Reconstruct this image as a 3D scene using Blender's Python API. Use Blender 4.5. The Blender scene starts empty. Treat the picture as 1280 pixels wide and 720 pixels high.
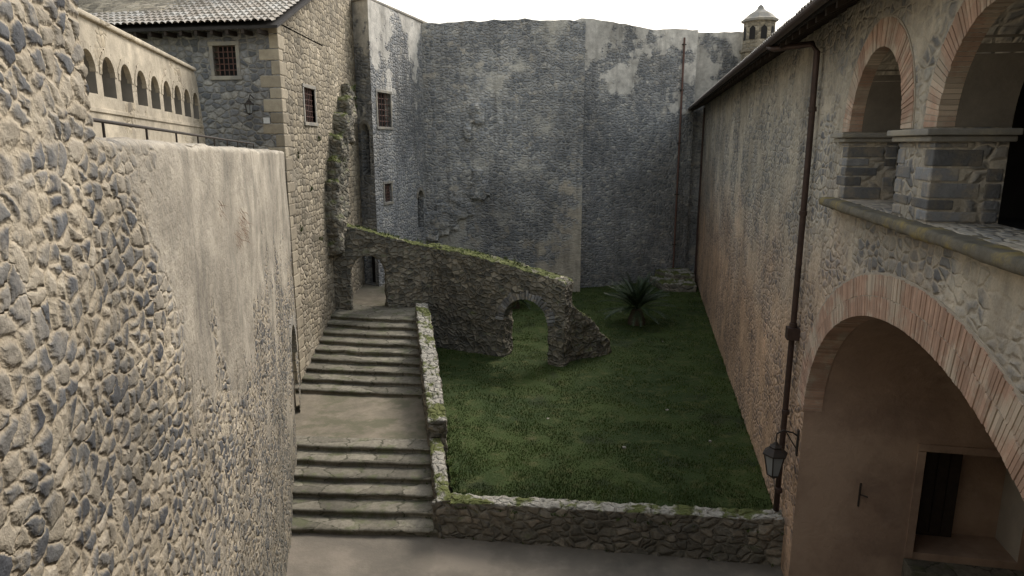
import bpy,bmesh,math,random
import numpy as np
from mathutils import Vector,Matrix,noise
R=random.Random(7)
D=bpy.data; S=bpy.context.scene
COL=S.collection
# ---------------------------------------------------------------- frames
class Fr:
    def __init__(s,p,q):
        s.o=Vector((p[0],p[1],0)); t=Vector((q[0]-p[0],q[1]-p[1],0)); s.L=t.length; s.T=t.normalized(); s.N=Vector((s.T.y,-s.T.x,0))
        s.M=Matrix(((s.T.x,s.N.x,0,s.o.x),(s.T.y,s.N.y,0,s.o.y),(0,0,1,0),(0,0,0,1)))
    def w(s,a,d,z): return s.M@Vector((a,d,z))
# ---------------------------------------------------------------- material builder
class NB:
    def __init__(s,name):
        s.m=D.materials.new(name); s.m.use_nodes=True; s.t=s.m.node_tree; s.t.nodes.clear()
        s.out=s.t.nodes.new('ShaderNodeOutputMaterial'); s.b=s.t.nodes.new('ShaderNodeBsdfPrincipled')
        s.t.links.new(s.b.outputs[0],s.out.inputs[0]); s.b.inputs['Roughness'].default_value=.9
        s.b.inputs['Specular IOR Level'].default_value=.25
    def st(s,inp,v):
        if isinstance(v,bpy.types.NodeSocket): s.t.links.new(v,inp)
        else:
            if hasattr(inp.default_value,'__len__') and len(inp.default_value)==4 and len(v)==3: v=tuple(v)+(1,)
            inp.default_value=v
    def n(s,typ,ins={},**pr):
        nd=s.t.nodes.new('ShaderNode'+typ)
        for k,v in pr.items(): setattr(nd,k,v)
        for k,v in ins.items(): s.st(nd.inputs[k],v)
        return nd
    def ma(s,op,a,b=0.,c=False): return s.n('Math',{0:a,1:b},operation=op,use_clamp=c).outputs[0]
    def mix(s,f,a,b,bl='MIX'):
        nd=s.n('Mix',data_type='RGBA',blend_type=bl); s.st(nd.inputs[0],f); s.st(nd.inputs[6],a); s.st(nd.inputs[7],b); return nd.outputs[2]
    def noi(s,v,sc,det=4,ro=.55,col=False):
        nd=s.n('TexNoise',{'Vector':v,'Scale':sc,'Detail':det,'Roughness':ro}); return nd.outputs[1] if col else nd.outputs[0]
    def mr(s,v,a,b,c=0.,d=1.,sm=True):
        return s.n('MapRange',{0:v,1:a,2:b,3:c,4:d},interpolation_type='SMOOTHSTEP' if sm else 'LINEAR').outputs[0]
    def ramp(s,f,stops):
        nd=s.n('ValToRGB',{0:f}); cr=nd.color_ramp
        while len(cr.elements)<len(stops): cr.elements.new(.5)
        for e,(p,c) in zip(cr.elements,stops): e.position=p; e.color=tuple(c)+(1,)
        return nd.outputs[0]
    def vm(s,op,a,b): return s.n('VectorMath',{0:a,1:b},operation=op).outputs[0]
    def pos(s): return s.n('NewGeometry').outputs['Position']
    def uv(s): return s.n('TexCoord').outputs['UV']
    def grey(s,v): return s.n('CombineXYZ',{0:v,1:v,2:v}).outputs[0]

def stone(name,sc,cols,mortar,mw=.09,warp=.25,pl=None,tint=None,bump=.6,dist=.04,disp=0,streak=.35,top=None,rnd=.85,val=1.,big=.35,moss=0,base=None,relief=.5,bigamt=.28,strc=(.1,.093,.082)):
    k=NB(name); uv=k.uv(); P=k.pos(); sep=k.n('SeparateXYZ',{0:P}); Z=sep.outputs[2]
    v=k.vm('MULTIPLY',uv,(sc[0],sc[1],1.))
    w=k.vm('SUBTRACT',k.noi(v,.45,1,.6,True),(.5,.5,.5)); v2=k.vm('ADD',v,k.vm('MULTIPLY',w,(warp*5,warp*5,0)))
    w3=k.vm('SUBTRACT',k.noi(v,3.,1,.6,True),(.5,.5,.5)); v2=k.vm('ADD',v2,k.vm('MULTIPLY',w3,(.28,.28,0)))
    f1=k.n('TexVoronoi',{'Vector':v2,'Scale':1.,'Randomness':rnd},voronoi_dimensions='2D')
    de=k.n('TexVoronoi',{'Vector':v2,'Scale':1.,'Randomness':rnd},voronoi_dimensions='2D',feature='DISTANCE_TO_EDGE').outputs['Distance']
    cs=k.n('SeparateColor',{0:f1.outputs['Color']})
    n_f=k.noi(P,9.,5,.7); n_ff=k.noi(P,45.,3,.7); n_b=k.noi(P,big,4,.6)
    mwv=k.ma('ADD',mw*.3,k.ma('MULTIPLY',k.mr(k.noi(uv,1.6,3,.65),.3,.75,0,1,False),mw*2.4))
    hs=k.n('MapRange',{0:k.ma('ADD',de,k.ma('MULTIPLY',k.ma('SUBTRACT',n_f,.5),.12)),1:0.,2:mwv,3:0.,4:1.},interpolation_type='SMOOTHSTEP').outputs[0]
    c=k.ramp(cs.outputs[0],cols)
    c=k.mix(1.,c,k.grey(k.mr(n_f,.25,.75,.6,1.4,False)),'MULTIPLY')
    mc=k.mix(1.,mortar,k.grey(k.mr(n_f,.2,.8,.7,1.25,False)),'MULTIPLY')
    c=k.mix(hs,mc,c)
    rounded=k.mr(de,0.,.32)
    h=k.ma('ADD',k.ma('MULTIPLY',hs,.45),k.ma('MULTIPLY',rounded,.4))
    h=k.ma('ADD',h,k.ma('MULTIPLY',k.ma('MULTIPLY',cs.outputs[1],hs),relief))
    h=k.ma('ADD',h,k.ma('MULTIPLY',n_f,.5))
    for q in ([pl] if isinstance(pl,dict) else (pl or [])):
        m=k.noi(P,q.get('sc',.5),6,.65)
        if 'z' in q: m=k.ma('ADD',m,k.mr(Z,q['z'][0],q['z'][1],-q['z'][2],q['z'][2],False))
        if 'y' in q: m=k.ma('ADD',m,k.mr(sep.outputs[1],q['y'][0],q['y'][1],-q['y'][2],q['y'][2],False))
        if 'x' in q: m=k.ma('ADD',m,k.mr(sep.outputs[0],q['x'][0],q['x'][1],-q['x'][2],q['x'][2],False))
        s=q.get('s',.03); mk_=k.mr(m,q['t']-s,q['t']+s)
        mk_=k.ma('MULTIPLY',mk_,q.get('a',1.))
        pc=k.mix(1.,q['c'],k.grey(k.mr(k.noi(P,2.2,6,.7),.25,.75,.6,1.38,False)),'MULTIPLY')
        pc=k.mix(1.,pc,k.grey(k.mr(n_ff,.3,.7,.84,1.16,False)),'MULTIPLY')
        c=k.mix(mk_,c,pc)
        hp=k.ma('ADD',.8,k.ma('MULTIPLY',n_f,.4)); mh=k.ma('MULTIPLY',mk_,q.get('fl',1.))
        h=k.ma('ADD',k.ma('MULTIPLY',h,k.ma('SUBTRACT',1.,mh)),k.ma('MULTIPLY',hp,mh))
    c=k.mix(1.,c,k.grey(k.mr(n_b,.3,.7,1-bigamt,1+bigamt,False)),'MULTIPLY')
    if streak:
        sv=k.vm('MULTIPLY',P,(1.6,1.6,.16)); c=k.mix(k.mr(k.noi(sv,1.,4,.65),.5,.74,0.,streak),c,strc)
    for (z0,z1,tc,na) in (tint or []):
        f=k.mr(k.ma('ADD',Z,k.ma('MULTIPLY',k.ma('SUBTRACT',k.noi(P,.45,4,.65),.5),na)),z0,z1)
        c=k.mix(f,c,k.mix(1.,c,tc,'MULTIPLY'))
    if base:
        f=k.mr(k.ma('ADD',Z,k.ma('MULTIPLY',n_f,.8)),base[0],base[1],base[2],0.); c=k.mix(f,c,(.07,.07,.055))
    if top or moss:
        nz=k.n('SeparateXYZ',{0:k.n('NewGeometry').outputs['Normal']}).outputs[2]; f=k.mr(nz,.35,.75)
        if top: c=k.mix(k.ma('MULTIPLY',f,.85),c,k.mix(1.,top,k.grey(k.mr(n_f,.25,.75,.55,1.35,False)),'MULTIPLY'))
        if moss: c=k.mix(k.ma('MULTIPLY',k.mr(nz,.1,.7),k.mr(k.noi(P,1.1,5,.7),.62-moss*.3,.7-moss*.3)),c,k.mix(k.noi(P,6.,3),(.055,.075,.018),(.16,.165,.06)))
    if val!=1: c=k.mix(1.,c,(val,val,val),'MULTIPLY')
    k.st(k.b.inputs['Base Color'],c)
    hf=k.ma('ADD',h,k.ma('MULTIPLY',n_ff,.14))
    if disp:
        dn=k.n('Displacement',{'Height':h,'Midlevel':.7,'Scale':disp}); k.t.links.new(dn.outputs[0],k.out.inputs['Displacement'])
        k.m.displacement_method='BOTH'
        bn=k.n('Bump',{'Height':k.ma('ADD',k.ma('MULTIPLY',n_f,.6),k.ma('MULTIPLY',n_ff,.5)),'Strength':.8,'Distance':.02})
    else: bn=k.n('Bump',{'Height':hf,'Strength':bump,'Distance':dist})
    k.st(k.b.inputs['Normal'],bn.outputs[0])
    return k.m

def plain(name,c1,c2=None,sc=3.,bump=.3,dist=.01,rough=.85,metal=0,island=0,c3=None,sc3=.4):
    k=NB(name); P=k.pos(); c2=c2 or tuple(x*.7 for x in c1)
    c=k.mix(k.mr(k.noi(P,sc,6,.65),.3,.7,0.,1.,False),c1,c2)
    if c3: c=k.mix(k.mr(k.noi(P,sc3,5,.65),.45,.62),c,c3)
    if island: c=k.mix(1.,c,k.grey(k.mr(k.n('NewGeometry').outputs['Random Per Island'],0.,1.,1-island,1+island,False)),'MULTIPLY')
    k.st(k.b.inputs['Base Color'],c); k.b.inputs['Roughness'].default_value=rough; k.b.inputs['Metallic'].default_value=metal
    if bump: k.st(k.b.inputs['Normal'],k.n('Bump',{'Height':k.noi(P,sc*6,5,.7),'Strength':bump,'Distance':dist}).outputs[0])
    return k.m

TANS=[(0,(.2,.17,.13)),(.3,(.3,.255,.185)),(.6,(.38,.325,.235)),(.85,(.44,.375,.275)),(1,(.5,.435,.335))]
BACK=[(0,(.17,.18,.19)),(.3,(.27,.28,.288)),(.6,(.36,.362,.362)),(.85,(.44,.43,.405)),(1,(.53,.5,.45))]
M={}
M['left']=stone('rubble_masonry',(6.,8.),[(0,(.06,.063,.07)),(.3,(.11,.112,.115)),(.6,(.175,.166,.15)),(.8,(.265,.23,.175)),(1,(.38,.335,.265))],(.39,.33,.24),mw=.19,warp=.25,
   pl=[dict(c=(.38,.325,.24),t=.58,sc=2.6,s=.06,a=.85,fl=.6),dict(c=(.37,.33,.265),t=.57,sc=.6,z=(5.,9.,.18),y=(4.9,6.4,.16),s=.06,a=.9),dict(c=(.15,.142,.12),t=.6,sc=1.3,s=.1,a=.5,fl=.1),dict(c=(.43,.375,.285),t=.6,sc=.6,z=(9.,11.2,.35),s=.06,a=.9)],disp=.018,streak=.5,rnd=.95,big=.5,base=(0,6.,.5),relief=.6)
M['arc']=stone('plastered_masonry',(4,5.5),TANS,(.46,.4,.3),mw=.1,pl=[dict(c=(.45,.395,.305),t=.42,sc=.8)],bump=.5)
M['back']=stone('grey_rubble_stone',(4.,6.4),BACK,(.42,.41,.385),mw=.2,warp=.3,pl=[dict(c=(.21,.215,.22),t=.56,sc=.9,s=.1,a=.5,fl=.2),dict(c=(.54,.51,.44),t=.585,sc=.42,s=.06,a=.8),dict(c=(.5,.45,.37),t=.62,sc=1.4,s=.05,a=.75),dict(c=(.47,.41,.32),t=.64,sc=.8,s=.05,a=.8,z=(9,3,.14),x=(0,3.6,.12))],bump=1.,dist=.05,streak=.4,rnd=.85,big=.2,bigamt=.34)
M['back2']=stone('patched_rubble_stone',(4.,6.4),BACK,(.39,.385,.365),mw=.2,warp=.3,pl=[dict(c=(.2,.21,.22),t=.55,sc=.9,s=.1,a=.55,fl=.2),dict(c=(.62,.59,.53),t=.6,sc=.4,z=(7.,15.5,.16),s=.025),dict(c=(.5,.46,.39),t=.64,sc=1.2,s=.05,a=.7)],bump=1.,dist=.05,streak=.45,rnd=.85,big=.25,bigamt=.36,val=.88)  # val bakes the east section's weaker light into the stone colour
M['house']=stone('tan_ashlar',(3.1,4.6),[(0,(.17,.148,.11)),(.3,(.26,.22,.16)),(.6,(.335,.285,.205)),(.85,(.4,.34,.245)),(1,(.47,.405,.31))],(.3,.26,.195),mw=.12,warp=.12,bump=.9,dist=.045,rnd=.65,streak=.5,pl=[dict(c=(.35,.31,.24),t=.6,sc=.8,s=.08,a=.75),dict(c=(.17,.15,.115),t=.6,sc=1.1,s=.08,a=.5,fl=.2)])
M['housef']=stone('shaded_rubble',(3.8,5.6),[(0,(.11,.115,.12)),(.3,(.175,.178,.183)),(.6,(.235,.235,.235)),(1,(.35,.33,.29))],(.27,.257,.23),mw=.14,warp=.15,bump=.9,dist=.04,rnd=.75)  # smaller front rubble; the face's shade is painted in as darker, bluer stone
M['wing']=stone('wing_masonry',(4.4,6.8),[(0,(.14,.142,.145)),(.3,(.24,.236,.228)),(.6,(.34,.32,.28)),(.85,(.43,.39,.32)),(1,(.53,.475,.39))],(.45,.4,.325),mw=.2,warp=.25,bump=.85,dist=.035,
   pl=[dict(c=(.25,.24,.225),t=.58,sc=1.4,s=.08,a=.5,fl=.2),dict(c=(.47,.41,.32),t=.53,sc=.6,s=.07,a=.75)],tint=[(8.5,3.,(1.18,.89,.73),5.)],streak=.4)
M['tunnel']=plain('brown_render',(.38,.265,.19),(.25,.175,.13),1.2,.8,.03,c3=(.43,.31,.225))
M['pale']=plain('pale_render',(.5,.45,.37),(.38,.34,.28),1.5,.4,.02)
M['dark']=plain('dark_interior',(.03,.028,.026),None,2,0)
M['loggia']=plain('shaded_loggia_render',(.06,.055,.05),(.04,.037,.034),1.,.3,.01)  # room plaster coloured near black to stand in for deep shade
M['soffit']=plain('soffit_render',(.24,.205,.16),(.15,.13,.105),2.,.5,.02)
M['niche']=plain('niche_render',(.26,.24,.21),(.17,.16,.14),2.,.3,.01)
M['brick']=plain('old_brick',(.47,.31,.225),(.36,.235,.17),5,.5,.01,island=.2,c3=(.48,.39,.3),sc3=1.6)
M['mortar']=plain('lime_mortar',(.44,.385,.31),(.35,.3,.24),6,.5,.01)
M['ashlar']=plain('grey_peperino',(.25,.252,.255),(.14,.143,.148),5,.8,.03,island=.4,c3=(.34,.3,.245),sc3=2.5)
M['quoin']=plain('tan_quoins',(.4,.345,.255),(.28,.24,.18),4,.7,.02,island=.25)
M['trim']=plain('dressed_stone',(.31,.295,.265),(.2,.188,.165),4,.6,.015,c3=(.36,.325,.26),sc3=2)
M['ledge']=plain('lichened_ledge',(.19,.17,.13),(.11,.1,.078),5,.7,.03,c3=(.28,.22,.09),sc3=2.2)
M['iron']=plain('wrought_iron',(.03,.028,.026),(.05,.035,.025),12,.2,.003,.6)
M['pipe']=plain('copper_pipe',(.085,.055,.045),(.05,.035,.03),6,.2,.003,.5,.3)
M['rust']=plain('rusty_pipe',(.16,.08,.06),(.1,.065,.055),6,.2,.003,.6)
M['wood']=plain('old_wood',(.05,.037,.028),(.03,.023,.018),8,.5,.01,.7)
M['tile']=plain('roof_tile',(.42,.375,.32),(.27,.24,.2),6,.5,.01,c3=(.46,.44,.4),sc3=1.4)
M['eave']=plain('dark_eave',(.05,.045,.042),(.03,.028,.026),4,.3,.01)
M['step']=stone('worn_steps',(1.1,2.),[(0,(.12,.11,.086)),(.5,(.17,.155,.12)),(1,(.23,.21,.165))],(.075,.072,.05),mw=.03,warp=.06,bump=.7,dist=.02,streak=.0,pl=[dict(c=(.09,.098,.05),t=.57,sc=2.2,s=.08,a=.7,fl=.2),dict(c=(.27,.245,.19),t=.62,sc=1.2,s=.08,a=.5,fl=.2)])
M['landing']=plain('worn_paving',(.25,.215,.16),(.145,.127,.095),2.5,.6,.02,c3=(.13,.122,.08),sc3=1.)
M['road']=plain('courtyard_paving',(.18,.158,.127),(.115,.104,.085),2.,.6,.02,c3=(.23,.2,.16),sc3=.5)
M['ruin']=stone('ruin_masonry',(4.6,5.8),[(0,(.085,.083,.074)),(.4,(.155,.147,.122)),(.7,(.23,.206,.162)),(1,(.34,.302,.235))],(.21,.19,.15),mw=.16,warp=.3,bump=1.,dist=.05,moss=.75,streak=.4,rnd=.9)
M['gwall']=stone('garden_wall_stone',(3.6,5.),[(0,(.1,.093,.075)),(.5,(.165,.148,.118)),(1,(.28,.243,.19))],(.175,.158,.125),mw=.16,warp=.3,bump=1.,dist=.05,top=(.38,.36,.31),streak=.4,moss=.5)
M['glass']=NB('lantern_glass').m; M['glass'].node_tree.nodes['Principled BSDF'].inputs['Base Color'].default_value=(.25,.26,.26,1); M['glass'].node_tree.nodes['Principled BSDF'].inputs['Roughness'].default_value=.1
M['sign']=plain('sign_enamel',(.7,.7,.68),(.6,.6,.58),3,0)
M['twig']=plain('dry_twigs',(.22,.14,.09),(.15,.095,.06),5,0,island=.3)
k=NB('lawn_grass'); P=k.pos(); c=k.mix(k.mr(k.noi(P,.35,4,.6),.35,.65),(.028,.048,.011),(.05,.074,.017)); c=k.mix(k.mr(k.noi(P,2.5,5,.7),.48,.68),c,(.08,.088,.028)); c=k.mix(k.mr(k.noi(P,.8,4,.6),.55,.68,0,.7),c,(.024,.033,.013))
c=k.mix(k.mr(k.noi(P,5.,4,.7),.6,.73,0,.7),c,(.088,.076,.04))
k.st(k.b.inputs['Base Color'],c); k.st(k.b.inputs['Normal'],k.n('Bump',{'Height':k.noi(P,14.,5,.8),'Strength':1.,'Distance':.05}).outputs[0]); M['lawn']=k.m
k=NB('grass_blades'); P=k.pos(); r_=k.n('NewGeometry').outputs['Random Per Island']; c=k.ramp(r_,[(0,(.028,.054,.01)),(.5,(.056,.09,.018)),(.9,(.1,.124,.034)),(1,(.19,.17,.085))]); c=k.mix(1.,c,k.grey(k.mr(k.noi(P,.6,4,.6),.3,.7,.4,1.45,False)),'MULTIPLY'); k.st(k.b.inputs['Base Color'],c); M['blade']=k.m
k=NB('cycad_leaf'); r_=k.n('NewGeometry').outputs['Random Per Island']; k.st(k.b.inputs['Base Color'],k.ramp(r_,[(0,(.014,.028,.013)),(.6,(.03,.05,.022)),(1,(.08,.105,.055))])); k.b.inputs['Roughness'].default_value=.4; M['frond']=k.m
M['bark']=plain('cycad_bark',(.11,.08,.055),(.06,.045,.03),14,1,.03)
M['ground']=plain('earth',(.16,.145,.1),(.1,.11,.06),.2,.3,.05)

# ---------------------------------------------------------------- mesh helpers
def box(a0,a1,b0,b1,c0,c1):
    return ([(a0,b0,c0),(a1,b0,c0),(a1,b1,c0),(a0,b1,c0),(a0,b0,c1),(a1,b0,c1),(a1,b1,c1),(a0,b1,c1)],
            [(0,3,2,1),(4,5,6,7),(0,1,5,4),(1,2,6,5),(2,3,7,6),(3,0,4,7)])
def prism(poly,d0,d1):
    n=len(poly); v=[(s,d0,z) for s,z in poly]+[(s,d1,z) for s,z in poly]
    return v,[tuple(range(n)),tuple(range(2*n-1,n-1,-1))]+[(i,(i+1)%n,n+(i+1)%n,n+i) for i in range(n)]
def zprism(poly,z0,z1):
    n=len(poly); v=[(x,y,z0) for x,y in poly]+[(x,y,z1) for x,y in poly]
    return v,[tuple(range(n)),tuple(range(2*n-1,n-1,-1))]+[(i,(i+1)%n,n+(i+1)%n,n+i) for i in range(n)]
def join(l):
    V=[];Fc=[]
    for v,f in l:
        o=len(V); V+=list(v); Fc+=[tuple(i+o for i in q) for q in f]
    return V,Fc
def tmpmesh(vf,recalc=True):
    me=D.meshes.new('m'); me.from_pydata([tuple(x) for x in vf[0]],[],vf[1]); me.update()
    if recalc:
        bm=bmesh.new(); bm.from_mesh(me); bmesh.ops.recalc_face_normals(bm,faces=bm.faces); bm.to_mesh(me); bm.free()
    return me
def evalmods(me,setup,extra=[]):
    ob=D.objects.new('t',me); COL.objects.link(ob); ex=[]
    for e in extra:
        o=D.objects.new('c',e); COL.objects.link(o); ex.append(o)
    setup(ob,ex); dg=bpy.context.evaluated_depsgraph_get(); dg.update()
    r=D.meshes.new_from_object(ob.evaluated_get(dg))
    for o in [ob]+ex: D.objects.remove(o)
    return r
def boolean(vf,cut):
    me=tmpmesh(vf)
    def st(ob,ex):
        for e in ex:
            m=ob.modifiers.new('b','BOOLEAN'); m.operation='DIFFERENCE'; m.object=e; m.solver='EXACT'
    return evalmods(me,st,[tmpmesh(c) for c in cut])
def boxuv(me):
    n=len(me.loops)
    if n==0: return
    uvl=me.uv_layers.new(name='UVMap') if not me.uv_layers else me.uv_layers[0]
    li=np.empty(n,np.int32); me.loops.foreach_get('vertex_index',li)
    co=np.empty(len(me.vertices)*3); me.vertices.foreach_get('co',co); co=co.reshape(-1,3)
    pn=np.empty(len(me.polygons)*3); me.polygons.foreach_get('normal',pn); pn=np.abs(pn.reshape(-1,3))
    lt=np.empty(len(me.polygons),np.int32); me.polygons.foreach_get('loop_total',lt)
    N=np.repeat(pn,lt,axis=0); c=co[li]
    uv=np.where((N[:,1]>=N[:,0])[:,None],c[:,[0,2]],c[:,[1,2]]+[13.7,0]); uv=np.where((N[:,2]>.72)[:,None],c[:,[0,1]],uv)
    uvl.data.foreach_set('uv',uv.astype(np.float32).ravel())
def empty(name):
    e=D.objects.new(name,None); COL.objects.link(e); return e
def fin(name,me,mats,parent=None,fr=None,smooth=False,sel=None):
    if not isinstance(mats,(list,tuple)): mats=[mats]
    me.materials.clear()
    for m in mats: me.materials.append(M[m])
    boxuv(me)
    for p in me.polygons: p.material_index=sel(p.center,p.normal) if sel else 0
    if fr is not None:
        me.transform(fr.M); me.flip_normals()
    if smooth: me.shade_smooth()
    me.name=name; ob=D.objects.new(name,me); COL.objects.link(ob)
    if parent: ob.parent=parent
    return ob
def mk(name,vf,mat,parent=None,fr=None,smooth=False,recalc=True,bev=0):
    me=tmpmesh(vf,recalc)
    if bev:
        def st(ob,ex):
            m=ob.modifiers.new('b','BEVEL'); m.width=bev; m.segments=2; m.limit_method='ANGLE'
        me=evalmods(me,st)
    return fin(name,me,mat,parent,fr,smooth)
def rough(name,parts,cut,mat,parent=None,fr=None,vox=.07,amp=.05,fs=2.5,seed=0.):
    def st(ob,ex):
        m=ob.modifiers.new('r','REMESH'); m.mode='VOXEL'; m.voxel_size=vox
        for e in ex:
            b=ob.modifiers.new('b','BOOLEAN'); b.operation='DIFFERENCE'; b.object=e; b.solver='EXACT'
        if ex:
            m=ob.modifiers.new('r','REMESH'); m.mode='VOXEL'; m.voxel_size=vox
    me=evalmods(tmpmesh(join(parts)),st,[tmpmesh(c) for c in cut])
    o=Vector((seed,seed*1.7,0))
    nor=[v.normal.copy() for v in me.vertices]
    for v,n in zip(me.vertices,nor):
        p=v.co+o; a=noise.fractal(p*fs,1.,2.,3)+.6*noise.noise(p*fs*3.1); v.co+=n*(a*amp)
    return fin(name,me,mat,parent,fr,True)
def arch(s0,s1,zb,zs,d0,d1,n=20,rz=None):
    c=(s0+s1)/2; r=(s1-s0)/2; rz=rz or r
    return prism([(s0,zb),(s1,zb)]+[(c+r*math.cos(a),zs+rz*math.sin(a)) for a in [math.pi*i/n for i in range(n+1)]],d0,d1)
def ring(cs,cz,rx,rz,w,n,d0,d1,gap=.12,a0=0.,a1=math.pi,jit=.012):
    out=[]
    A=np.linspace(a0,a1,800); L=np.concatenate([[0],np.cumsum(np.hypot(np.diff(rx*np.cos(A)),np.diff(rz*np.sin(A))))])
    for i in range(n):
        g=gap/2*R.uniform(.6,1.4); ta=np.interp((i+g)/n*L[-1],L,A); tb=np.interp((i+1-g)/n*L[-1],L,A)
        P=[]
        ww=w+R.uniform(-jit,jit)*2
        for t,o in ((ta,0),(tb,0),(tb,ww),(ta,ww)):
            nx,nz=math.cos(t)/rx,math.sin(t)/rz; l=math.hypot(nx,nz); P.append((cs+rx*math.cos(t)+nx/l*o,cz+rz*math.sin(t)+nz/l*o))
        out.append(prism(P,d0+R.uniform(-jit,jit),d1))
    return join(out)
def tube(pts,r,seg=10):
    V=[];Fc=[]
    pts=[Vector(p) for p in pts]
    for i,p in enumerate(pts):
        t=(pts[min(i+1,len(pts)-1)]-pts[max(i-1,0)]).normalized(); u=t.cross(Vector((.31,.12,.94)))
        if u.length<.1: u=t.cross(Vector((1,0,0)))
        u.normalize(); w=t.cross(u)
        rr=r[i] if isinstance(r,(list,tuple)) else r
        for j in range(seg):
            a=2*math.pi*j/seg; V.append(p+u*math.cos(a)*rr+w*math.sin(a)*rr)
        if i:
            for j in range(seg): Fc.append(((i-1)*seg+j,(i-1)*seg+(j+1)%seg,i*seg+(j+1)%seg,i*seg+j))
    Fc.append(tuple(range(seg))); Fc.append(tuple(range(len(V)-1,len(V)-seg-1,-1)))
    return V,Fc
def grate(name,s0,s1,z0,z1,fr,parent,d=.06,nx=4,nz=5,frame=True,r=.016):
    L=[]
    for i in range(1,nx+1):
        s=s0+(s1-s0)*i/(nx+1); L.append(tube([(s,d,z0),(s,d,z1)],r,6))
    for i in range(1,nz+1):
        z=z0+(z1-z0)*i/(nz+1); L.append(tube([(s0,d+.015,z),(s1,d+.015,z)],r,6))
    mk(name+'_grille',join(L),'rust',parent,fr)
    mk(name+'_dark',box(s0-.02,s1+.02,.28,.3,z0-.02,z1+.02),'dark',parent,fr)
    if frame:
        w=.12; mk(name+'_surround',join([box(s0-w,s0,-.03,.2,z0,z1),box(s1,s1+w,-.03,.2,z0,z1),box(s0-w-.04,s1+w+.04,-.055,.2,z0-w,z0-.002),box(s0-w-.02,s1+w+.02,-.04,.2,z1+.002,z1+w)]),'trim',parent,fr,bev=.012)

# ================================================================ GROUND
mk('ground',([(-300,-300,-.3),(300,-300,-.3),(300,300,-.3),(-300,300,-.3)],[(0,1,2,3)]),'ground')
V=[];Fc=[];nx,ny=60,60
for j in range(ny+1):
    for i in range(nx+1):
        x=-8+22*i/nx; y=-4+22*j/ny; V.append((x,y,.02*noise.noise(Vector((x*.5,y*.5,0)))))
for j in range(ny):
    for i in range(nx): a=j*(nx+1)+i; Fc.append((a,a+1,a+nx+2,a+nx+1))
mk('courtyard_pavement',(V,Fc),'road',smooth=True,recalc=False)

# lawn
def lawnpt(t,u):
    yl=14.6+t*24.; xl=-1.6-.174*(min(yl,26)-14.37)+.3; yr=13.45+t*28.2; xr=3.27+.195*yr+.15
    x=xl+(xr-xl)*u; y=yl+(yr-yl)*u
    z=.74+.035*noise.fractal(Vector((x*.4,y*.4,3)),1,2,3)+.05*t
    return x,y,z
V=[];Fc=[];nx,ny=110,190
for j in range(ny+1):
    for i in range(nx+1): V.append(lawnpt(j/ny,i/nx))
for j in range(ny):
    for i in range(nx): a=j*(nx+1)+i; Fc.append((a,a+1,a+nx+2,a+nx+1))
lawn=empty('lawn'); mk('turf',(V,Fc),'lawn',lawn,smooth=True,recalc=False)
V=[];Fc=[]
for i in range(110000):
    t=R.random()**1.5; u=R.random(); x,y,z=lawnpt(t,u)
    cl=noise.noise(Vector((x*1.3,y*1.3,0)))
    if cl<-.2 and R.random()<.7: continue
    h=(.03+.03*R.random())*(1+.9*max(cl,-.6)); a=R.uniform(0,6.28); w=.007+.006*R.random()+.006*t; dx,dy=math.cos(a)*w,math.sin(a)*w
    lx,ly=R.uniform(-.03,.03),R.uniform(-.03,.03); n=len(V)
    V+=[(x-dx,y-dy,z-.01),(x+dx,y+dy,z-.01),(x+lx,y+ly,z+h)]; Fc.append((n,n+1,n+2))
mk('blades',(V,Fc),'blade',lawn,recalc=False)
L=[]
for x,y in ((3.1,17.5),(1.1,19.5),(4.9,20.2),(6.4,27.8),(5.6,17.9)):
    r=R.uniform(.03,.06); L.append(zprism([(x+r*math.cos(a)*R.uniform(.7,1.2),y+r*math.sin(a)*R.uniform(.7,1.2)) for a in [i*1.047 for i in range(6)]],.7,.785))
mk('small_stones',join(L),'trim',lawn)

# ================================================================ STAIRCASE
st=empty('stone_staircase')
def rx(y): return -1.78-.174*(y-14.37)
def prof():
    P=[];y=14.37;z=0.
    def step(y,z,d,rise=.168):
        return [(y,z),(y+.0,z+rise*.45),(y-.035,z+rise*.6),(y-.045,z+rise*.78),(y-.03,z+rise*.93),(y+.02,z+rise),(y+.1,z+rise+.004),(y+d*.95,z+rise+.012)]
    for i in range(6): P+=step(y,z,.52); z+=.168; y+=.52
    P.append((20.4,z+.05)); y=20.5
    z+=.03
    for i in range(9): P+=step(y,z,.54); z+=.163; y+=.54
    P.append((26.6,z+.03)); return P
pr=prof(); V=[];Fc=[];ns=60
def stp(u,y,z):
    xr=rx(y)+.12; yl=y+.28+(y-14.4)*.06; xl=-8.3
    x=xr+(xl-xr)*u; yy=y+(yl-y)*u
    wv=.05*noise.noise(Vector((x*.8,round(y/.52)*3.1,0)))+.03*noise.noise(Vector((x*3.,y*1.7,0))); wz=.02*noise.noise(Vector((x*1.6,y*2.3,5)))-.02*math.exp(-((u-.4)/.22)**2)
    return (x,yy+wv,z+wz)
for i in range(ns+1):
    for (y,z) in pr: V.append(stp(i/ns,y,z))
n=len(pr)
for i in range(ns):
    for j in range(n-1): a=i*n+j; Fc.append((a,a+1,a+n+1,a+n))
me=tmpmesh((V,Fc),False)
fin('steps',me,['step','landing'],st,None,True,sel=lambda c,nn: 1 if (17.6<c.y<21.6 and 1.0<c.z<1.075) else 0)
mk('terrace',zprism([(-9,26.0),(-3.72,26.0),(-3.9,37.5),(-9,37.5)],0,2.48),'landing',st)

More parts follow.
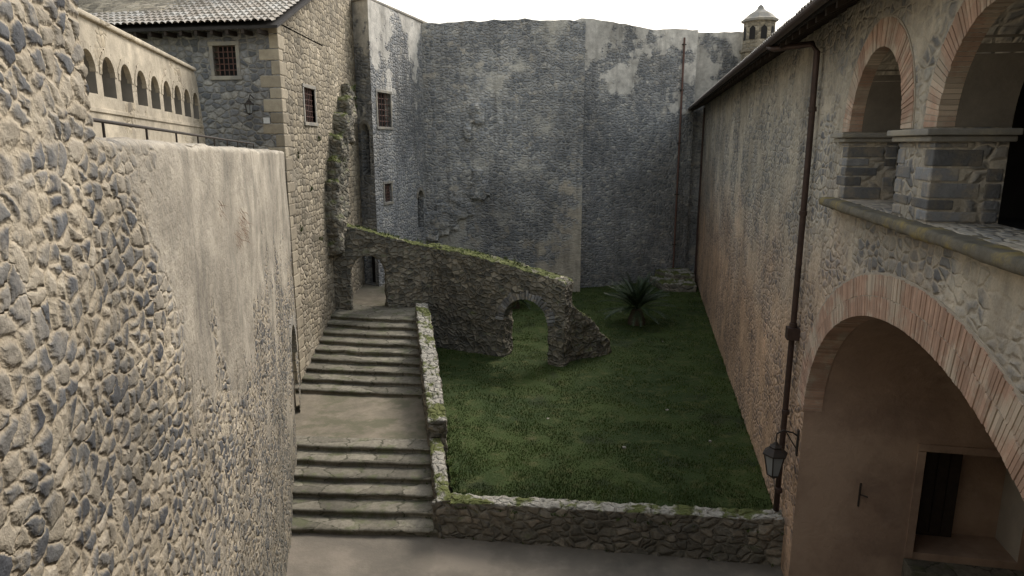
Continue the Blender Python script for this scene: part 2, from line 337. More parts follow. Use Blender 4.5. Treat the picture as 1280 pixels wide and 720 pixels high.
# ================================================================ STAIR PARAPET + GARDEN WALL
gw=empty('garden_wall')
fs=Fr((-1.78,14.37),(-3.7,25.4))
rough('stair_parapet',[prism([(2.75,-.2),(11.4,-.2),(11.4,2.95),(8.,2.55),(5,2.15),(2.75,1.72)],0,.5)],[],'gwall',gw,fs,vox=.06,amp=.055,fs=3.2)
rough('stair_kerb_wall',[prism([(-.1,-.2),(2.8,-.2),(2.8,1.22),(-.1,.95)],0.02,.36)],[],'gwall',gw,fs,vox=.05,amp=.05,seed=3,fs=3.2)
fg=Fr((-1.85,14.38),(6.15,13.18))
rough('front_wall',[prism([(0,-.2),(8.1,-.2),(8.1,1.13),(6,1.06),(4,1.),(2,.96),(0,.9)],-.42,0.0)],[],'gwall',gw,fg,vox=.055,amp=.055,seed=5,fs=3.2)

# ================================================================ LEFT RETAINING WALL (near)
lw=empty('retaining_wall')
fl=Fr((-1.57,0),(-6.57,20))
def gridwall(name,ss,topf,z0,nz,thick,hole=None):
    V=[];Fc=[];UV=[]
    rows=None
    for s in ss:
        zt=topf(s); col=[]
        for j in range(nz+1):
            z=z0+(zt-.06-z0)*j/nz; col.append((.06*noise.fractal(Vector((s*.55,z*.55,7)),1,2,2),z))
        o=col[-1][0]
        m=20
        for j in range(1,9):
            a=math.pi/2*j/8; col.append((o-.06*(1-math.cos(a)),zt-.06+.06*math.sin(a)))
        for j in range(1,m+1): col.append((-.06-(thick-.1)*j/m,zt+.01))
        for j in range(1,7): col.append((-(thick+.0),zt-.12*j))
        rows=len(col); run=0;prev=None
        for (d,z) in col:
            if prev: run+=math.hypot(d-prev[0],z-prev[1])
            prev=(d,z); V.append((s,d,z)); UV.append((s,z0+run))
    for i in range(len(ss)-1):
        for j in range(rows-1):
            a=i*rows+j
            if hole and hole((ss[i]+ss[i+1])/2,(V[a][2]+V[a+1][2])/2) and V[a][1]>-.2: continue
            Fc.append((a,a+rows,a+rows+1,a+1))
    me=tmpmesh((V,Fc),False)
    uvl=me.uv_layers.new(name='UVMap'); li=np.empty(len(me.loops),np.int32); me.loops.foreach_get('vertex_index',li)
    uvl.data.foreach_set('uv',np.array(UV,np.float32)[li].ravel())
    me.materials.append(M['left']); me.transform(fl.M)
    me.shade_smooth(); me.name=name; ob=D.objects.new(name,me); COL.objects.link(ob); ob.parent=lw
    return ob
ssA=list(np.linspace(-2,1.2,30))[:-1]+list(np.linspace(1.2,4.66,190))
ssB=[4.66]
while ssB[-1]<20.6: ssB.append(ssB[-1]+.02+.0034*(ssB[-1]-4.66))
ssB[-1]=20.61
gridwall('wall_high_part',ssA,lambda s:12.2,-.2,420,1.6)
DS0,DS1=17.7,19.9; DR=(DS1-DS0)/2
def dhole(s,z):
    if DS0<s<DS1 and z<2.95: return True
    return (s-(DS0+DS1)/2)**2+(z-2.95)**2<DR**2
gridwall('wall_low_part',ssB,lambda s:9.03-.27*(s-4.66)/16+.05*noise.fractal(Vector((s*1.3,0,0)),1,2,3),-.2,300,.55,dhole)
for o in lw.children:
    if o.data.polygons[5].normal.x<0: o.data.flip_normals()
mk('wall_core',join([box(-2,4.62,-1.5,-.2,0,12.1),box(4.62,17.5,-.5,-.2,0,8.6),box(17.5,20.5,-.5,-.3,4.4,8.5),box(20.1,20.55,-.5,-.15,0,8.5),box(17.4,20.5,-1.6,-1.5,0,5)]),'arc',lw,fl)
mk('doorway_dark',box(17.5,20.1,-.9,-.7,0,4.35),'dark',lw,fl)
mk('doorway_arch',ring((DS0+DS1)/2,2.95,DR,DR,.24,26,-.25,.04),'trim',lw,fl)
V=[];Fc=[]
for c in range(8):
    s=R.uniform(8.,11.5); z=R.uniform(7.6,8.25)
    for i in range(14):
        p=Vector((s+R.uniform(-.25,.25),.05,z+R.uniform(-.1,.1))); d=Vector((R.uniform(-.7,.7),R.uniform(.05,.3),R.uniform(-1,-.1))).normalized()
        l=R.uniform(.1,.3); q=p+d*l; e=Vector((.0022,0,.0022)); n=len(V); m_=p+d*l*.5+Vector((0,.02,0)); V+=[p-e,p+e,m_+e,m_-e,q]; Fc+=[(n,n+1,n+2,n+3),(n+3,n+2,n+4)]
mk('dry_twigs',(V,Fc),'twig',lw,fl,recalc=False)

ww=empty('upper_walkway')
mk('walkway_slab',([(-2.3,0,8.6),(-3.6,4.5,8.45),(-7.1,20,8.15),(-7.0,21.4,8.1),(-9.4,21.4,8.1),(-5.7,5,8.45),(-4.7,0,8.6)],[(0,1,2,3,4,5,6)]),'landing',ww,recalc=False)
rl=empty('metal_handrail'); L=[]
def railp(y,h): return (-2.35-.255*y, y, 8.42-.018*y+h)
ys=[5.5+i*1.62 for i in range(10)]
L.append(tube([railp(y,.93+.0) for y in ys],.02,8))
for y in ys: L.append(tube([railp(y,-.1),railp(y,.93)],.014,8))
mk('rails',join(L),'iron',rl)

# ================================================================ ARCADED PARAPET WALL
aw=empty('arcaded_parapet_wall')
fa=Fr((-4.6,0),(-9.2,20.91))
ka=fa.L/20.91; cut=[]
for i in range(-5,9):
    y=12.2+.975*i; s=y*ka; zb=9.86-.022*(y-12.2); cut.append(arch(s-.35,s+.35,zb,zb+.38,-.42,.3,14))
tp=[(21.4,8.2),(21.35,9.2),(21.1,10.1),(20.9,10.75),(20.7,10.98)]
s=20.2
while s>3: tp.append((s,11.1+R.uniform(-.02,.02)+.012*(20-s))); s-=.6
me=boolean(prism([(3,0)]+[(21.4,0)]+tp+[(3,11.2)],-.7,0.),cut)
fin('wall',me,['arc','niche'],aw,fa,sel=lambda c,n: 1 if (c.y<-.2 and c.y>-.6 and 9.3<c.z<10.8 and abs(n.z)<.9 and c.x<21) else 0)
for i in range(-3,9):
    y=12.2+.975*i; s=y*ka; zb=9.86-.022*(y-12.2); mk('arch_ring_%d'%(i+3),ring(s,zb+.38,.345,.345,.12,12,-.08,.015,gap=.05),'arc',aw,fa)
mk('coping',prism([(3,11.22),(20.65,11.0),(20.65,11.1),(3,11.32)],-.78,.07),'arc',aw,fa,bev=.03)
mk('string_course',prism([(3,9.64+.02),(21.2,9.44),(21.2,9.52),(3,9.74)],-.2,.03),'arc',aw,fa,bev=.01)

# ================================================================ HOUSE (left)
hs=empty('stone_house')
ff=Fr((-20,23.5),(-7.0,21.4))
fr_=Fr((-7.0,21.4),(-7.0,31.7))
def hsx(x): return (x+20)/13.*ff.L
foot=[(-7,21.4),(-7,31.7),(-20,31.7),(-20,23.5)]
def cutw(fr,c):
    v,f=c; return [tuple(fr.w(*p)) for p in v],f
wf=(hsx(-9.1),hsx(-8.36),11.02,11.9); wr=(2.3,3.55,9.72,10.85)
me=boolean(zprism(foot,0,12.55),[cutw(ff,box(wf[0],wf[1],-.35,.3,wf[2],wf[3])),cutw(fr_,box(wr[0],wr[1],-.35,.3,wr[2],wr[3]))])
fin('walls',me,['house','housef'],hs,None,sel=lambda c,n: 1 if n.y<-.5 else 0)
mk('gable',([(-7.0,21.42,12.5),(-7.0,26.5,12.5),(-7.0,26.5,14.55),(-20,23.6,12.5),(-20,26.5,12.5),(-20,26.5,14.55)],[(0,1,2),(3,5,4),(0,2,5,3),(1,4,5,2),(0,3,4,1)]),'house',hs)
mk('rear_block',zprism([(-7.004,26.5),(-7.004,31.7),(-20,31.7),(-20,26.5)],12.0,17.2),'house',hs)
def flipfr(f):
    g=Fr((0,0),(1,0)); g.o=f.o; g.T=f.T; g.N=-f.N
    g.M=Matrix(((g.T.x,g.N.x,0,g.o.x),(g.T.y,g.N.y,0,g.o.y),(0,0,1,0),(0,0,0,1))); return g
grate('front_window',*wf,flipfr(ff),hs,nx=4,nz=4)
grate('side_window',*wr,flipfr(fr_),hs,nx=5,nz=5)
L=[];z=1.0;i=0
while z<12.3:
    h=R.uniform(.28,.42); a,b=(.62,.34) if i%2 else (.34,.62)
    a+=R.uniform(-.08,.08); b+=R.uniform(-.08,.08); p=.018
    L.append(([(-7-a,21.4+a*.16-p,z),(-7+p,21.4-p,z),(-7+p,21.4+b,z),(-7-a,21.4+b,z),(-7-a,21.4+a*.16-p,z+h),(-7+p,21.4-p,z+h),(-7+p,21.4+b,z+h),(-7-a,21.4+b,z+h)],box(0,1,0,1,0,1)[1])); z+=h+.015;i+=1
mk('quoins',join(L),'quoin',hs,bev=.03)
def tiles(name,o,su,sv,lu,lv,mat,parent,tw=.21,tl=.38,res=8):
    o=Vector(o);su=Vector(su).normalized();sv=Vector(sv).normalized();up=su.cross(sv).normalized()
    if up.z<0: up=-up
    V=[];Fc=[];nu=int(lu/tw)*res; rows=int(lv/tl)
    vv=[]
    for r in range(rows): vv+=[(r*tl,.045),(r*tl+.02,.05),((r+1)*tl-.001,.0)]
    for a,h0 in vv:
        for i in range(nu+1):
            ph=i/res; q=abs(math.sin(math.pi*ph)); hh=.075*q**.7+h0+.02*noise.noise(Vector((int(ph)*3.3,int(a/tl)*5.1,0)))
            V.append(o+su*(i*tw/res)+sv*a+up*hh)
    for j in range(len(vv)-1):
        for i in range(nu): a=j*(nu+1)+i; Fc.append((a,a+1,a+nu+2,a+nu+1))
    return mk(name,(V,Fc),mat,parent,smooth=False,recalc=False)
tiles('roof_tiles',(-20.4,22.95+.0,12.42),(13.6,-2.18,0),(.0,1,.4),13.75,5.2,'tile',hs)
mk('roof_board',([(-20.4,22.95,12.36),(-6.8,20.85,12.36),(-6.8,26.5,14.6),(-20.4,26.5,14.1),(-20.4,22.95,12.28),(-6.8,20.85,12.28),(-6.8,26.5,14.5),(-20.4,26.5,14.0)],box(0,1,0,1,0,1)[1]),'eave',hs)
L=[]
for i in range(26):
    s=.3+i*.5; L.append(box(s,s+.09,0,.5,12.15,12.28))
mk('rafters',join(L),'wood',hs,ff)
sx=hsx(-7.9)
la=empty('wall_lamp'); L=[tube([(sx,0,10.35),(sx,.2,10.45),(sx,.3,10.3)],.015,6)]
mk('bracket',join(L),'iron',la,ff)
def lantern(parent,c,h,r):
    c=Vector(c)
    def ringp(z,rr,n=6): return [(c.x+rr*math.cos(math.pi/3*i),c.y+rr*math.sin(math.pi/3*i),c.z+z) for i in range(n)]
    def loft(rs):
        V=[];Fc=[]
        for z,rr in rs: V+=ringp(z,rr)
        for k_ in range(len(rs)-1):
            for i in range(6): Fc.append((k_*6+i,k_*6+(i+1)%6,k_*6+6+(i+1)%6,k_*6+6+i))
        Fc+= [tuple(range(6)),tuple(range(len(V)-1,len(V)-7,-1))]; return V,Fc
    mk('lantern_panes',loft([(-h*.5,r*.55),(h*.12,r*.95)]),'glass',parent)
    mk('lantern_cap',loft([(h*.12,r*1.15),(h*.16,r*1.15),(h*.32,r*.55),(h*.36,r*.6),(h*.42,r*.3),(h*.5,r*.08)]),'iron',parent)
    mk('lantern_base',loft([(-h*.62,r*.1),(-h*.56,r*.35),(-h*.5,r*.62),(-h*.48,r*.62)]),'iron',parent)
    a=ringp(-h*.5,r*.57); b=ringp(h*.12,r*.98); mk('lantern_bars',join([tube([p,q],r*.06,5) for p,q in zip(a,b)]),'iron',parent)
lantern(la,ff.w(sx,.3,10.1),.42,.13)
sg=empty('enamel_sign'); mk('plate',box(hsx(-7.62),hsx(-7.42),.01,.03,9.6,9.78),'sign',sg,ff); mk('plate_frame',box(hsx(-7.63),hsx(-7.41),.002,.008,9.59,9.79),'iron',sg,ff)

pts=[(29.6,10.9,.5),(28.9,10.3,.6),(28.2,9.6,.65),(27.5,8.8,.7),(26.9,7.9,.7),(26.5,7.,.7),(26.3,6.2,.7),(26.3,5.4,.6)]
L=[]
for y,z,r in pts:
    for q in range(3):
        a=R.uniform(-.2,.2); L.append(box(-7.2,-6.8+.3*R.random(),y-r+a,y+r+a,z-r*R.uniform(.6,1.),z+r*R.uniform(.6,1.)))
rough('broken_vault_masonry',L,[],'ruin',hs,None,vox=.09,amp=.13,fs=1.9)

# ================================================================ TOWER
tw=empty('castle_tower')
ft=Fr((-6.18,31.0),(-4.6,37.0)); ft2=flipfr(ft); fto=Fr((-7.05,31.75),(-6.18,31.0)); fto2=flipfr(fto)
tws=[(.55,1.95,9.75,11.25),(.95,1.7,6.3,7.15)]
cuts=[cutw(ft,box(a,b,-.35,.3,c,d)) for a,b,c,d in tws]+[cutw(ft,arch(4.9,5.7,4.6,6.2,-.35,.3)),cutw(fto,arch(.3,.86,7.6,9.6,-.45,.3)),cutw(fto,arch(.15,.9,2.5,4.1,-.45,.3))]
pe=ft.w(7.2,0,0)
me=boolean(zprism([(-7.05,31.75),(-6.18,31.0),(pe.x,pe.y),(-12,40),(-12,31.75)],0,15.05),cuts)
fin('walls',me,'back2',tw,None)
for i,q in enumerate(tws): grate('window_%d'%i,*q,ft2,tw,nx=4,nz=5)
mk('arched_opening_dark',box(4.85,5.75,.3,.33,4.5,6.7),'dark',tw,ft2)
mk('niche_dark',join([box(.25,.9,.4,.43,7.5,10),box(.1,.95,.4,.43,2.4,4.6)]),'dark',tw,fto2)
mk('niche_ring',ring(.58,9.6,.275,.275,.14,12,-.025,.2),'trim',tw,fto2)
mk('opening_ring',ring(5.3,6.2,.395,.395,.18,14,-.025,.2),'trim',tw,ft2)
mk('coping',zprism([(-7.12,31.72),(-6.2,30.92),(pe.x+.08,pe.y),(-12,40),(-12,31.7)],15.05,15.17),'trim',tw,bev=.03)

# ================================================================ CURTAIN WALL (back)
cw=empty('castle_curtain_wall')
def topwall(name,p,q,prof,thick,mat,d0=0.):
    f=Fr(p,q); L_=f.L; P=[(0,-.2),(L_,-.2)]
    s=L_
    while s>0:
        P.append((s,float(np.interp(s/L_,[a for a,b in prof],[b for a,b in prof]))+R.uniform(-.05,.05))); s-=.4
    P.append((0,prof[0][1]))
    return mk(name,prism(P,d0,d0+thick),mat,cw,f)
topwall('west_section',(-5.2,36.85),(3.85,37.6),[(0,14.95),(.25,15.1),(.6,15.3),(1,15.25)],-2.,'back')
topwall('east_section',(3.7,38.55),(10.7,41.3),[(0,15.55),(.3,15.45),(.6,15.25),(1,15.4)],-2.,'back2')
topwall('far_section',(10.5,41.9),(22,42.9),[(0,15.35),(1,15.6)],-2.,'back2')
fwst=Fr((-5.2,36.85),(3.85,37.6))
L=[]
for s0,z0,w_,h_ in [(.3,4.6,1.4,1.6),(1.2,5.,1.2,1.5),(2.0,5.8,1.2,1.3),(2.9,6.6,1.1,1.1),(3.3,7.4,.6,.8),(2.7,9.6,.5,.9),(3.1,10.5,.5,1.)]:
    for q in range(3):
        a=R.uniform(-.2,.2); L.append(box(s0+a,s0+w_*R.uniform(.5,1)+a,-.2,R.uniform(.05,.2),z0-h_*R.uniform(.3,.6),z0+h_*R.uniform(.2,.6)))
rough('masonry_scar',L,[],'back',cw,fwst,vox=.08,amp=.09,fs=2.2)
cp=empty('rusty_drainpipe'); f=Fr((3.7,38.55),(10.7,41.3)); s=6.55
mk('pipe',tube([(s,.1,14.9),(s,.1,12),(s,.1,6),(s,.1,1.4)],.055,10),'rust',cp,f)
mk('clips',join([box(s-.1,s+.1,0,.17,z,z+.05) for z in (3,6,9,12,14.5)]),'iron',cp,f)
lr=empty('low_masonry_remains')
rough('masonry',[zprism([(8.6,37.8),(10.4,37.4),(10.8,40.8),(8.2,40.)],.4,1.25),zprism([(9.3,38.6),(10.6,38.5),(10.8,41),(8.6,40.3)],.4,1.6)],[],'gwall',lr,None,vox=.09,amp=.06)

# ================================================================ RUINED ARCH WALL
rw=empty('ruined_arched_wall')
f1=Fr((-7.3,26.15),(-3.2,27.0)); g1=flipfr(f1)
rough('wall_with_doorway',[prism([(0,2.),(4.6,.4),(4.6,4.95),(3.9,5.0),(3.1,5.22),(2.2,5.5),(1.4,5.75),(.7,5.95),(0,6.3)],0,.75)],
   [arch(.95,2.3,1.,4.0,-.3,1.2)],'ruin',rw,g1,vox=.065,amp=.06)
f2=Fr((-3.35,27.1),(1.95,24.45)); g2=flipfr(f2); L2=f2.L
rough('wall_with_arch',[prism([(0,.3),(L2,.3),(L2,3.95),(L2-.3,4.1),(L2-1.2,4.25),(L2-2.4,4.5),(L2-3.8,4.72),(1.2,4.85),(0,4.95)],0,.8)],
   [arch(L2-2.55,L2-.68,-.5,2.28,-.4,1.3)],'ruin',rw,g2,vox=.065,amp=.06,seed=4)
f3=Fr((2.0,25.0),(4.0,26.3)); g3=flipfr(f3)
rough('collapsed_stub',[prism([(-.1,.3),(2.3,.3),(2.35,.95),(2.1,1.4),(1.7,1.65),(1.35,2.2),(.9,2.6),(.45,2.85),(.3,3.35),(-.1,3.4)],-.1,.6)],[],'ruin',rw,g3,vox=.065,amp=.1,fs=2.2,seed=9)
mk('arch_voussoirs',ring(L2-1.615,2.28,.925,.925,.3,26,-.04,.5,gap=.2,jit=.03),'ashlar',rw,g2,bev=.01)
def tuft(V,Fc,p,n,h,spread,wd=.008):
    for i in range(n):
        a=R.uniform(0,6.28); b=Vector((math.cos(a),math.sin(a),0)); q=Vector(p)+b*R.uniform(0,spread*.4); l=h*R.uniform(.4,1.)
        m_=q+b*l*.3+Vector((0,0,l*.7)); e=q+b*l*R.uniform(.4,.9)+Vector((0,0,l*R.uniform(.6,1.))); w=Vector((-b.y,b.x,0))*wd; k_=len(V)
        V+=[q-w,q+w,m_+w,m_-w,e]; Fc+=[(k_,k_+1,k_+2,k_+3),(k_+3,k_+2,k_+4)]
V=[];Fc=[]
for i in range(90):
    s=R.random()
    if R.random()<.4: sA=s*4; z=float(np.interp(sA,[0,.7,1.4,2.2,3.1,4.6],[6.3,5.95,5.75,5.5,5.22,4.95])); p=g1.w(sA,R.uniform(.05,.7),z)
    else: sA=s*L2; z=float(np.interp(sA,[0,1.2,L2-3.8,L2-2.4,L2-1.2,L2],[4.95,4.85,4.72,4.5,4.25,3.95])); p=g2.w(sA,R.uniform(.05,.75),z)
    tuft(V,Fc,p,10,.12,.2)
for i in range(90):
    y,z,r=R.choice(pts); tuft(V,Fc,(-6.65,y+R.uniform(-.5,.5),z+R.uniform(-.5,.5)),10,.18,.2)
mk('weeds',(V,Fc),'blade',rw,recalc=False)
wd=empty('wall_base_weeds'); V=[];Fc=[]
for i in range(150):
    t=R.random()**1.5; x,y,z=lawnpt(t,R.choice([.008,.985])+R.uniform(-.004,.01)); tuft(V,Fc,(x,y,z),12,.16,.25)
for i in range(70):
    p=fg.w(R.uniform(0,8),R.choice([-.45,.03]),.78 if R.random()<.8 else 0.); tuft(V,Fc,(p.x,p.y+.0,p.z),8,.1,.15)
for i in range(70):
    u=R.choice([R.uniform(.01,.05),R.random()]); j=R.randrange(15); y,z=(14.37+.52*j,.168*j) if j<6 else (20.5+.54*(j-6),1.04+.163*(j-6)); p=stp(u,y,z); tuft(V,Fc,(p[0],p[1]-.01,p[2]),7,.08,.12,.006)
for (y0,z0) in ((22.6,8.6),(23.9,7.4),(25.2,9.1),(24.6,5.6),(22.3,6.2)):
    for q in range(3): tuft(V,Fc,(-6.97,y0+R.uniform(-.15,.15),z0+R.uniform(-.1,.1)),8,.2,.15)
mk('weed_tufts',(V,Fc),'blade',wd,recalc=False)

# ================================================================ CYCADS
def cycad(loc,sc,seed):
    r=random.Random(seed); e=empty('cycad_palm'); V=[];Fc=[]; o=Vector(loc)
    for i in range(84):
        az=i*2.39996+r.uniform(-.2,.2); el0=math.radians(r.uniform(3,85)); L_=sc*r.uniform(1.1,1.35); nseg=22
        p=o+Vector((0,0,.5*sc)); el=el0; b=Vector((math.cos(az),math.sin(az),0)); side=Vector((-b.y,b.x,0)); spine=[]; dr=r.uniform(.8,2.5)
        for j in range(nseg+1):
            spine.append(p.copy()); p=p+(b*math.cos(el)+Vector((0,0,math.sin(el))))*(L_/nseg); el-=math.radians(dr)
        for j in range(nseg):
            a,c=spine[j],spine[j+1]; w=side*.012; k_=len(V); V+=[a-w,a+w,c+w,c-w]; Fc.append((k_,k_+1,k_+2,k_+3))
            if j<4: continue
            t=j/nseg; ll=.17*sc*math.sin(math.pi*min(1,.15+.85*t))**.6+.03; d=(c-a).normalized(); up=side.cross(d)
            for sg_ in (-1,1):
              for hh in (0,.5):
                q=a.lerp(c,hh); tip=q+(side*sg_*.7+d*.7+up*(.3 if up.z>0 else -.3)).normalized()*ll; k_=len(V); V+=[q-d*.014,q+d*.014,tip]; Fc.append((k_,k_+1,k_+2))
    mk('fronds',(V,Fc),'frond',e,recalc=False)
    mk('trunk',tube([tuple(o+Vector((0,0,-.1))),tuple(o+Vector((0,0,.2*sc))),tuple(o+Vector((0,0,.5*sc)))],[.3*sc,.27*sc,.16*sc],14),'bark',e)
cycad((5.8,30.7,.75),1.42,1)
cycad((.15,33.9,.75),.9,2)

# ================================================================ WING (right)
wg=empty('castle_wing')
fw=Fr((3.27,0),(3.27+.195*10,10))
A0,A1=8.15-4.58,8.15+4.58
blk=box(-4,42.3,0,9,-.2,11.38)
nE=40
tun=prism([(A0,-.5),(A1,-.5)]+[(8.15+4.58*math.cos(math.pi*i/nE),3.9+2.85*math.sin(math.pi*i/nE)) for i in range(nE+1)],-1,7)
cut=[tun,box(.5,13.,.75,5,7.7,11.),box(12.6,13.6,2.25,4.1,1.1,3.25)]
ops=[(2.25,4.59),(5.70,8.04),(9.16,11.5)]
for a,b in ops: cut.append(arch(a,b,8.1,9.17,-.5,1.,28))
me=boolean(blk,cut)
def wsel(c,n):
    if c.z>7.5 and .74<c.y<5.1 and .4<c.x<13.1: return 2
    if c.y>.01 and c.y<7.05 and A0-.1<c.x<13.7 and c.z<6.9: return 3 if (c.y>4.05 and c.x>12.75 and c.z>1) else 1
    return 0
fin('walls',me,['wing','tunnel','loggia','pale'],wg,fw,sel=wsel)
mk('gate_arch_mortar',ring(8.15,3.9,4.57,2.84,.62,60,-.012,.3,gap=0,jit=0),'mortar',wg,fw)
mk('gate_arch_bricks',join([ring(8.15,3.9,4.562,2.832,.29,190,-.022,.32,gap=.16,jit=.006),ring(8.15,3.9,4.562+.305,2.832+.305,.29,200,-.022,.32,gap=.16,jit=.006)]),'brick',wg,fw)
for i,(a,b) in enumerate(ops):
    c=(a+b)/2
    mk('loggia_arch_mortar_%d'%i,ring(c,9.18,1.165,1.165,.4,40,-.012,.16,gap=0,jit=0),'mortar',wg,fw)
    mk('loggia_arch_bricks_%d'%i,ring(c,9.18,1.158,1.158,.38,60,-.022,.17,gap=.16,jit=.005),'brick',wg,fw)
    mk('loggia_soffit_%d'%i,ring(c,9.18,1.162,1.162,.2,40,.172,.747,gap=0,jit=0),'soffit',wg,fw)
L=[];I=[]
for (a,b) in [(-.1,2.25),(4.59,5.70),(8.04,9.16),(11.5,12.1)]:
    z=8.1
    i=0
    while z<8.98:
        h=min(R.uniform(.13,.22),9.02-z)
        w1=(.44 if i%2 else .24)+R.uniform(-.05,.05)
        ee=[(a,a+w1),(b-w1,b)] if b-a<2 and b<11.6 else [(a,a+w1)]
        for s0,s1 in ee:
            L.append(box(s0-.012,s1+.012,-.015,(.3 if i%2 else .5)+R.uniform(-.06,.06),z+.01,z+h-.008))
            if R.random()<.6: L.append(box(s0-.01,s1+.01,.56,.735,z+.01,z+h-.008))
        z+=h;i+=1
    I.append(box(a-.07,b+.07 if b<11.6 else b,-.09,.8,9.02,9.085)); I.append(box(a-.12,b+.12 if b<11.6 else b+.05,-.14,.82,9.09,9.165))
mk('pier_quoins',join(L),'ashlar',wg,fw,bev=.018)
mk('imposts',join(I),'trim',wg,fw,bev=.015)
rough('loggia_sill',[box(-2,12.15,-.24,.8,7.95,8.09)],[],'ledge',wg,fw,vox=.035,amp=.014,fs=3)
mk('loggia_door',join([box(9.,10.4,4.93,4.98,7.72,10.1),box(4,5.2,4.93,4.98,7.72,10.1)]),'wood',wg,fw)
L=[box(12.9+.5,13.44,2.27,3.2,1.12,3.2)]
mk('gate_door',join(L+[box(13.36,13.4,2.32+i*.22,2.32+i*.22+.19,1.2,3.1) for i in range(4)]),'wood',wg,fw)
mk('door_frame',join([box(12.68,12.9,2.1,2.24,1.0,3.25),box(12.68,12.9,2.1,4.2,3.26,3.4)]),'tunnel',wg,fw)
mk('door_steps',join([box(12.3,12.74,2.1,4.2,-.2,.95),box(11.9,12.3,2.1,4.2,-.2,.64),box(11.5,11.9,2.1,4.2,-.2,.32)]),'step',wg,fw,bev=.02)
mk('iron_latch',join([tube([(12.68,1.15,2.0),(12.66,1.15,2.5)],.018,6),tube([(12.7,1.15,2.25),(12.6,1.28,2.25)],.014,6)]),'iron',wg,fw)
sl_=.5
def rp(d): return 11.02+(d+.75)*sl_
V=[(-4.3,-.78,rp(-.78)),(42.4,-.78,rp(-.78)),(42.4,4.5,rp(4.5)),(-4.3,4.5,rp(4.5)),(-4.3,9.8,rp(-.8)),(42.4,9.8,rp(-.8))]
t=.09
mk('roof_deck',(V+[(a,b,c-t) for a,b,c in V],[(0,1,2,3),(3,2,5,4),(6,9,8,7),(9,10,11,8),(0,6,7,1),(4,5,11,10),(0,3,9,6),(3,4,10,9),(1,7,8,2),(2,8,11,5)]),'eave',wg,fw)
mk('gable_fill',([(s,d,z) for s in (-3.9,42.2) for d,z in ((.03,11.3),(8.9,11.3),(4.5,13.5))],[(0,1,2),(3,5,4),(0,3,4,1),(1,4,5,2),(2,5,3,0)]),'wing',wg,fw)
oo=fw.w(-4.3,-.84,rp(-.84)+.02); uu=fw.T; vv=fw.N+Vector((0,0,sl_))
tiles('roof_tiles',oo,uu,vv,46.6,5.9,'tile',wg,res=4)
L=[]
s=-3.8
while s<42: L.append(([(s,-.72,rp(-.72)-.2),(s+.1,-.72,rp(-.72)-.2),(s+.1,.0,rp(0)-.2),(s,.0,rp(0)-.2),(s,-.72,rp(-.72)-t-.002),(s+.1,-.72,rp(-.72)-t-.002),(s+.1,.0,rp(0)-t-.002),(s,.0,rp(0)-t-.002)],box(0,1,0,1,0,1)[1])); s+=.6
mk('rafters',join(L),'wood',wg,fw)
V=[];Fc=[]
for s in (-4.3,42.3):
    for i in range(9):
        a=math.pi+math.pi*i/8; V.append((s,-.88+.085*math.cos(a),11.0+.085*math.sin(a)))
    for i in range(9):
        a=2*math.pi-math.pi*i/8; V.append((s,-.88+.075*math.cos(a),11.0+.075*math.sin(a)))
for i in range(18): Fc.append((i,(i+1)%18,18+(i+1)%18,18+i))
gu=empty('roof_gutter'); mk('gutter',(V,Fc),'pipe',gu,fw)
dp=empty('drainpipe')
s=13.75
mk('pipe',tube([(s+.9,-.86,10.92),(s+.75,-.8,10.86),(s+.12,-.2,10.86),(s,-.13,10.7),(s,-.12,9),(s,-.12,5.3),(s+.02,-.12,5.2),(s+.05,-.12,3),(s+.1,-.12,.8)],.06,12),'pipe',dp,fw,smooth=True)
mk('collars',join([tube([(s,-.12,z),(s,-.12,z+.09)],.078,12) for z in (9.6,7.6,5.3,3.4,1.6)]+[box(s-.12,s+.12,-.24,0,5.05,5.3)]),'pipe',dp,fw)
mk('collar_far',tube([(40.6,-.12,11),(40.6,-.12,1)],.06,8),'pipe',dp,fw)
ln=empty('wall_lantern')
mk('bracket',join([tube([(12.95,0,3.25),(12.95,-.12,3.33),(12.95,-.3,3.36),(12.95,-.42,3.28)],.018,8),tube([(12.95,0,2.95),(12.95,-.1,3.1),(12.95,-.25,3.34)],.012,8),tube([(12.95,-.42,3.28),(12.95,-.42,3.05)],.012,6),box(12.9,13.,-.03,0,2.85,3.4)]),'iron',ln,fw)
lantern(ln,fw.w(12.95,-.42,2.75),.72,.22)

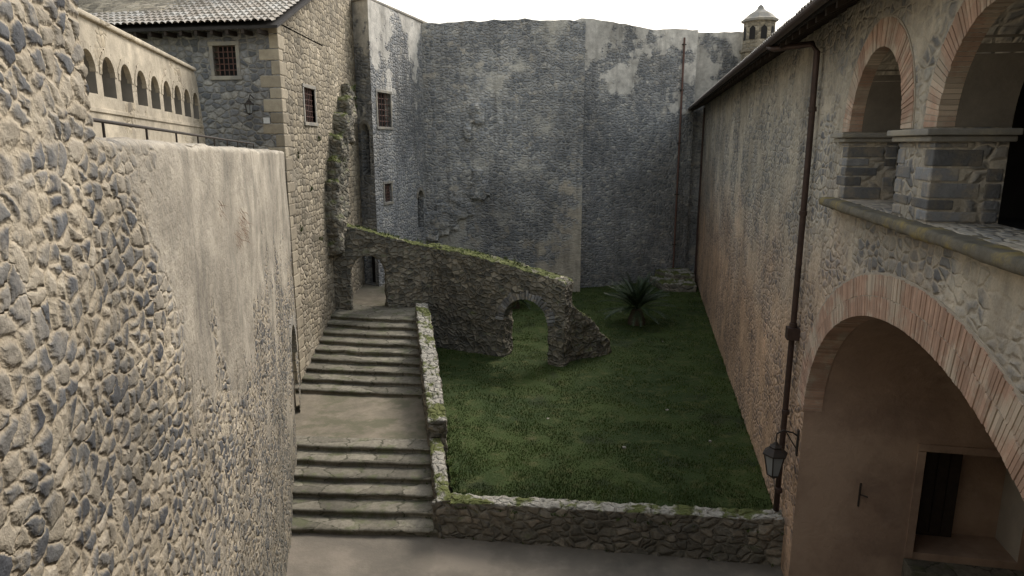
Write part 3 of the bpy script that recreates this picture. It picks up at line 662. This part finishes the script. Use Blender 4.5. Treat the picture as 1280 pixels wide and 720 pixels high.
# ================================================================ TURRET
ct=empty('roof_turret'); cx,cy=14.1,41.
def lathe(rs,n=8,off=math.pi/8):
    V=[];Fc=[]
    for z,r in rs: V+=[(cx+r*math.cos(off+2*math.pi*i/n),cy+r*math.sin(off+2*math.pi*i/n),z) for i in range(n)]
    for k_ in range(len(rs)-1):
        for i in range(n): Fc.append((k_*n+i,k_*n+(i+1)%n,k_*n+n+(i+1)%n,k_*n+n+i))
    Fc+=[tuple(range(n)),tuple(range(len(V)-1,len(V)-n-1,-1))]; return V,Fc
dz=-.85
mk('body',lathe([(11,.9),(14.9+dz,.9),(14.95+dz,1.02),(15.1+dz,1.02),(15.15+dz,.86),(16.6+dz,.86)]),'house',ct)
mk('cap',lathe([(16.6+dz,1.0),(16.72+dz,1.02),(16.78+dz,.9),(17.05+dz,.6),(17.2+dz,.34),(17.3+dz,.2),(17.45+dz,.14),(17.55+dz,.02)]),'trim',ct)
mk('openings',join([([(cx+.872*math.cos(a)*.93-math.sin(a)*w,cy+.872*math.sin(a)*.93+math.cos(a)*w,z+dz) for w,z in ((-.17,15.6),(.17,15.6),(.17,16.2),(0,16.35),(-.17,16.2))],[(0,1,2,3,4)]) for a in [math.pi/4*i for i in range(8)]]),'dark',ct,recalc=False)

# ================================================================ LIGHT
sd=Vector((.6,.8,0)).normalized(); el=math.radians(44); sd=Vector((sd.x*math.cos(el),sd.y*math.cos(el),math.sin(el)))
W=D.worlds.new('World'); S.world=W; W.use_nodes=True; nt=W.node_tree; bg=nt.nodes['Background']
sk=nt.nodes.new('ShaderNodeTexSky'); sk.sky_type='NISHITA'; sk.sun_disc=False; sk.sun_elevation=el; sk.sun_rotation=math.atan2(sd.x,sd.y); sk.air_density=3.; sk.dust_density=4.; sk.ozone_density=1.5
hz=nt.nodes.new('ShaderNodeHueSaturation'); hz.inputs['Saturation'].default_value=.35; hz.inputs['Value'].default_value=1.6   # haze: washed-out sky
nt.links.new(sk.outputs[0],hz.inputs['Color']); mx=nt.nodes.new('ShaderNodeMix'); mx.data_type='RGBA'; mx.blend_type='MULTIPLY'; mx.inputs[0].default_value=1.; mx.inputs[7].default_value=(.99,1.,1.06,1)
nt.links.new(hz.outputs[0],mx.inputs[6]); nt.links.new(mx.outputs[2],bg.inputs[0]); bg.inputs[1].default_value=.15
sun=D.lights.new('sun','SUN'); sun.energy=2.0; sun.angle=math.radians(18); sun.color=(1,.92,.81)
so=D.objects.new('sun',sun); COL.objects.link(so); so.rotation_euler=sd.to_track_quat('Z','Y').to_euler()
# ================================================================ CAMERA
cam=D.cameras.new('camera'); co=D.objects.new('camera',cam); COL.objects.link(co); co.location=(0,0,9); co.rotation_euler=(math.radians(78),0,0)
cam.sensor_width=36; cam.lens=850/1280*36; cam.clip_start=.05; cam.clip_end=1500; S.camera=co
S.view_settings.view_transform='Standard'; S.view_settings.look='None'; S.view_settings.exposure=0
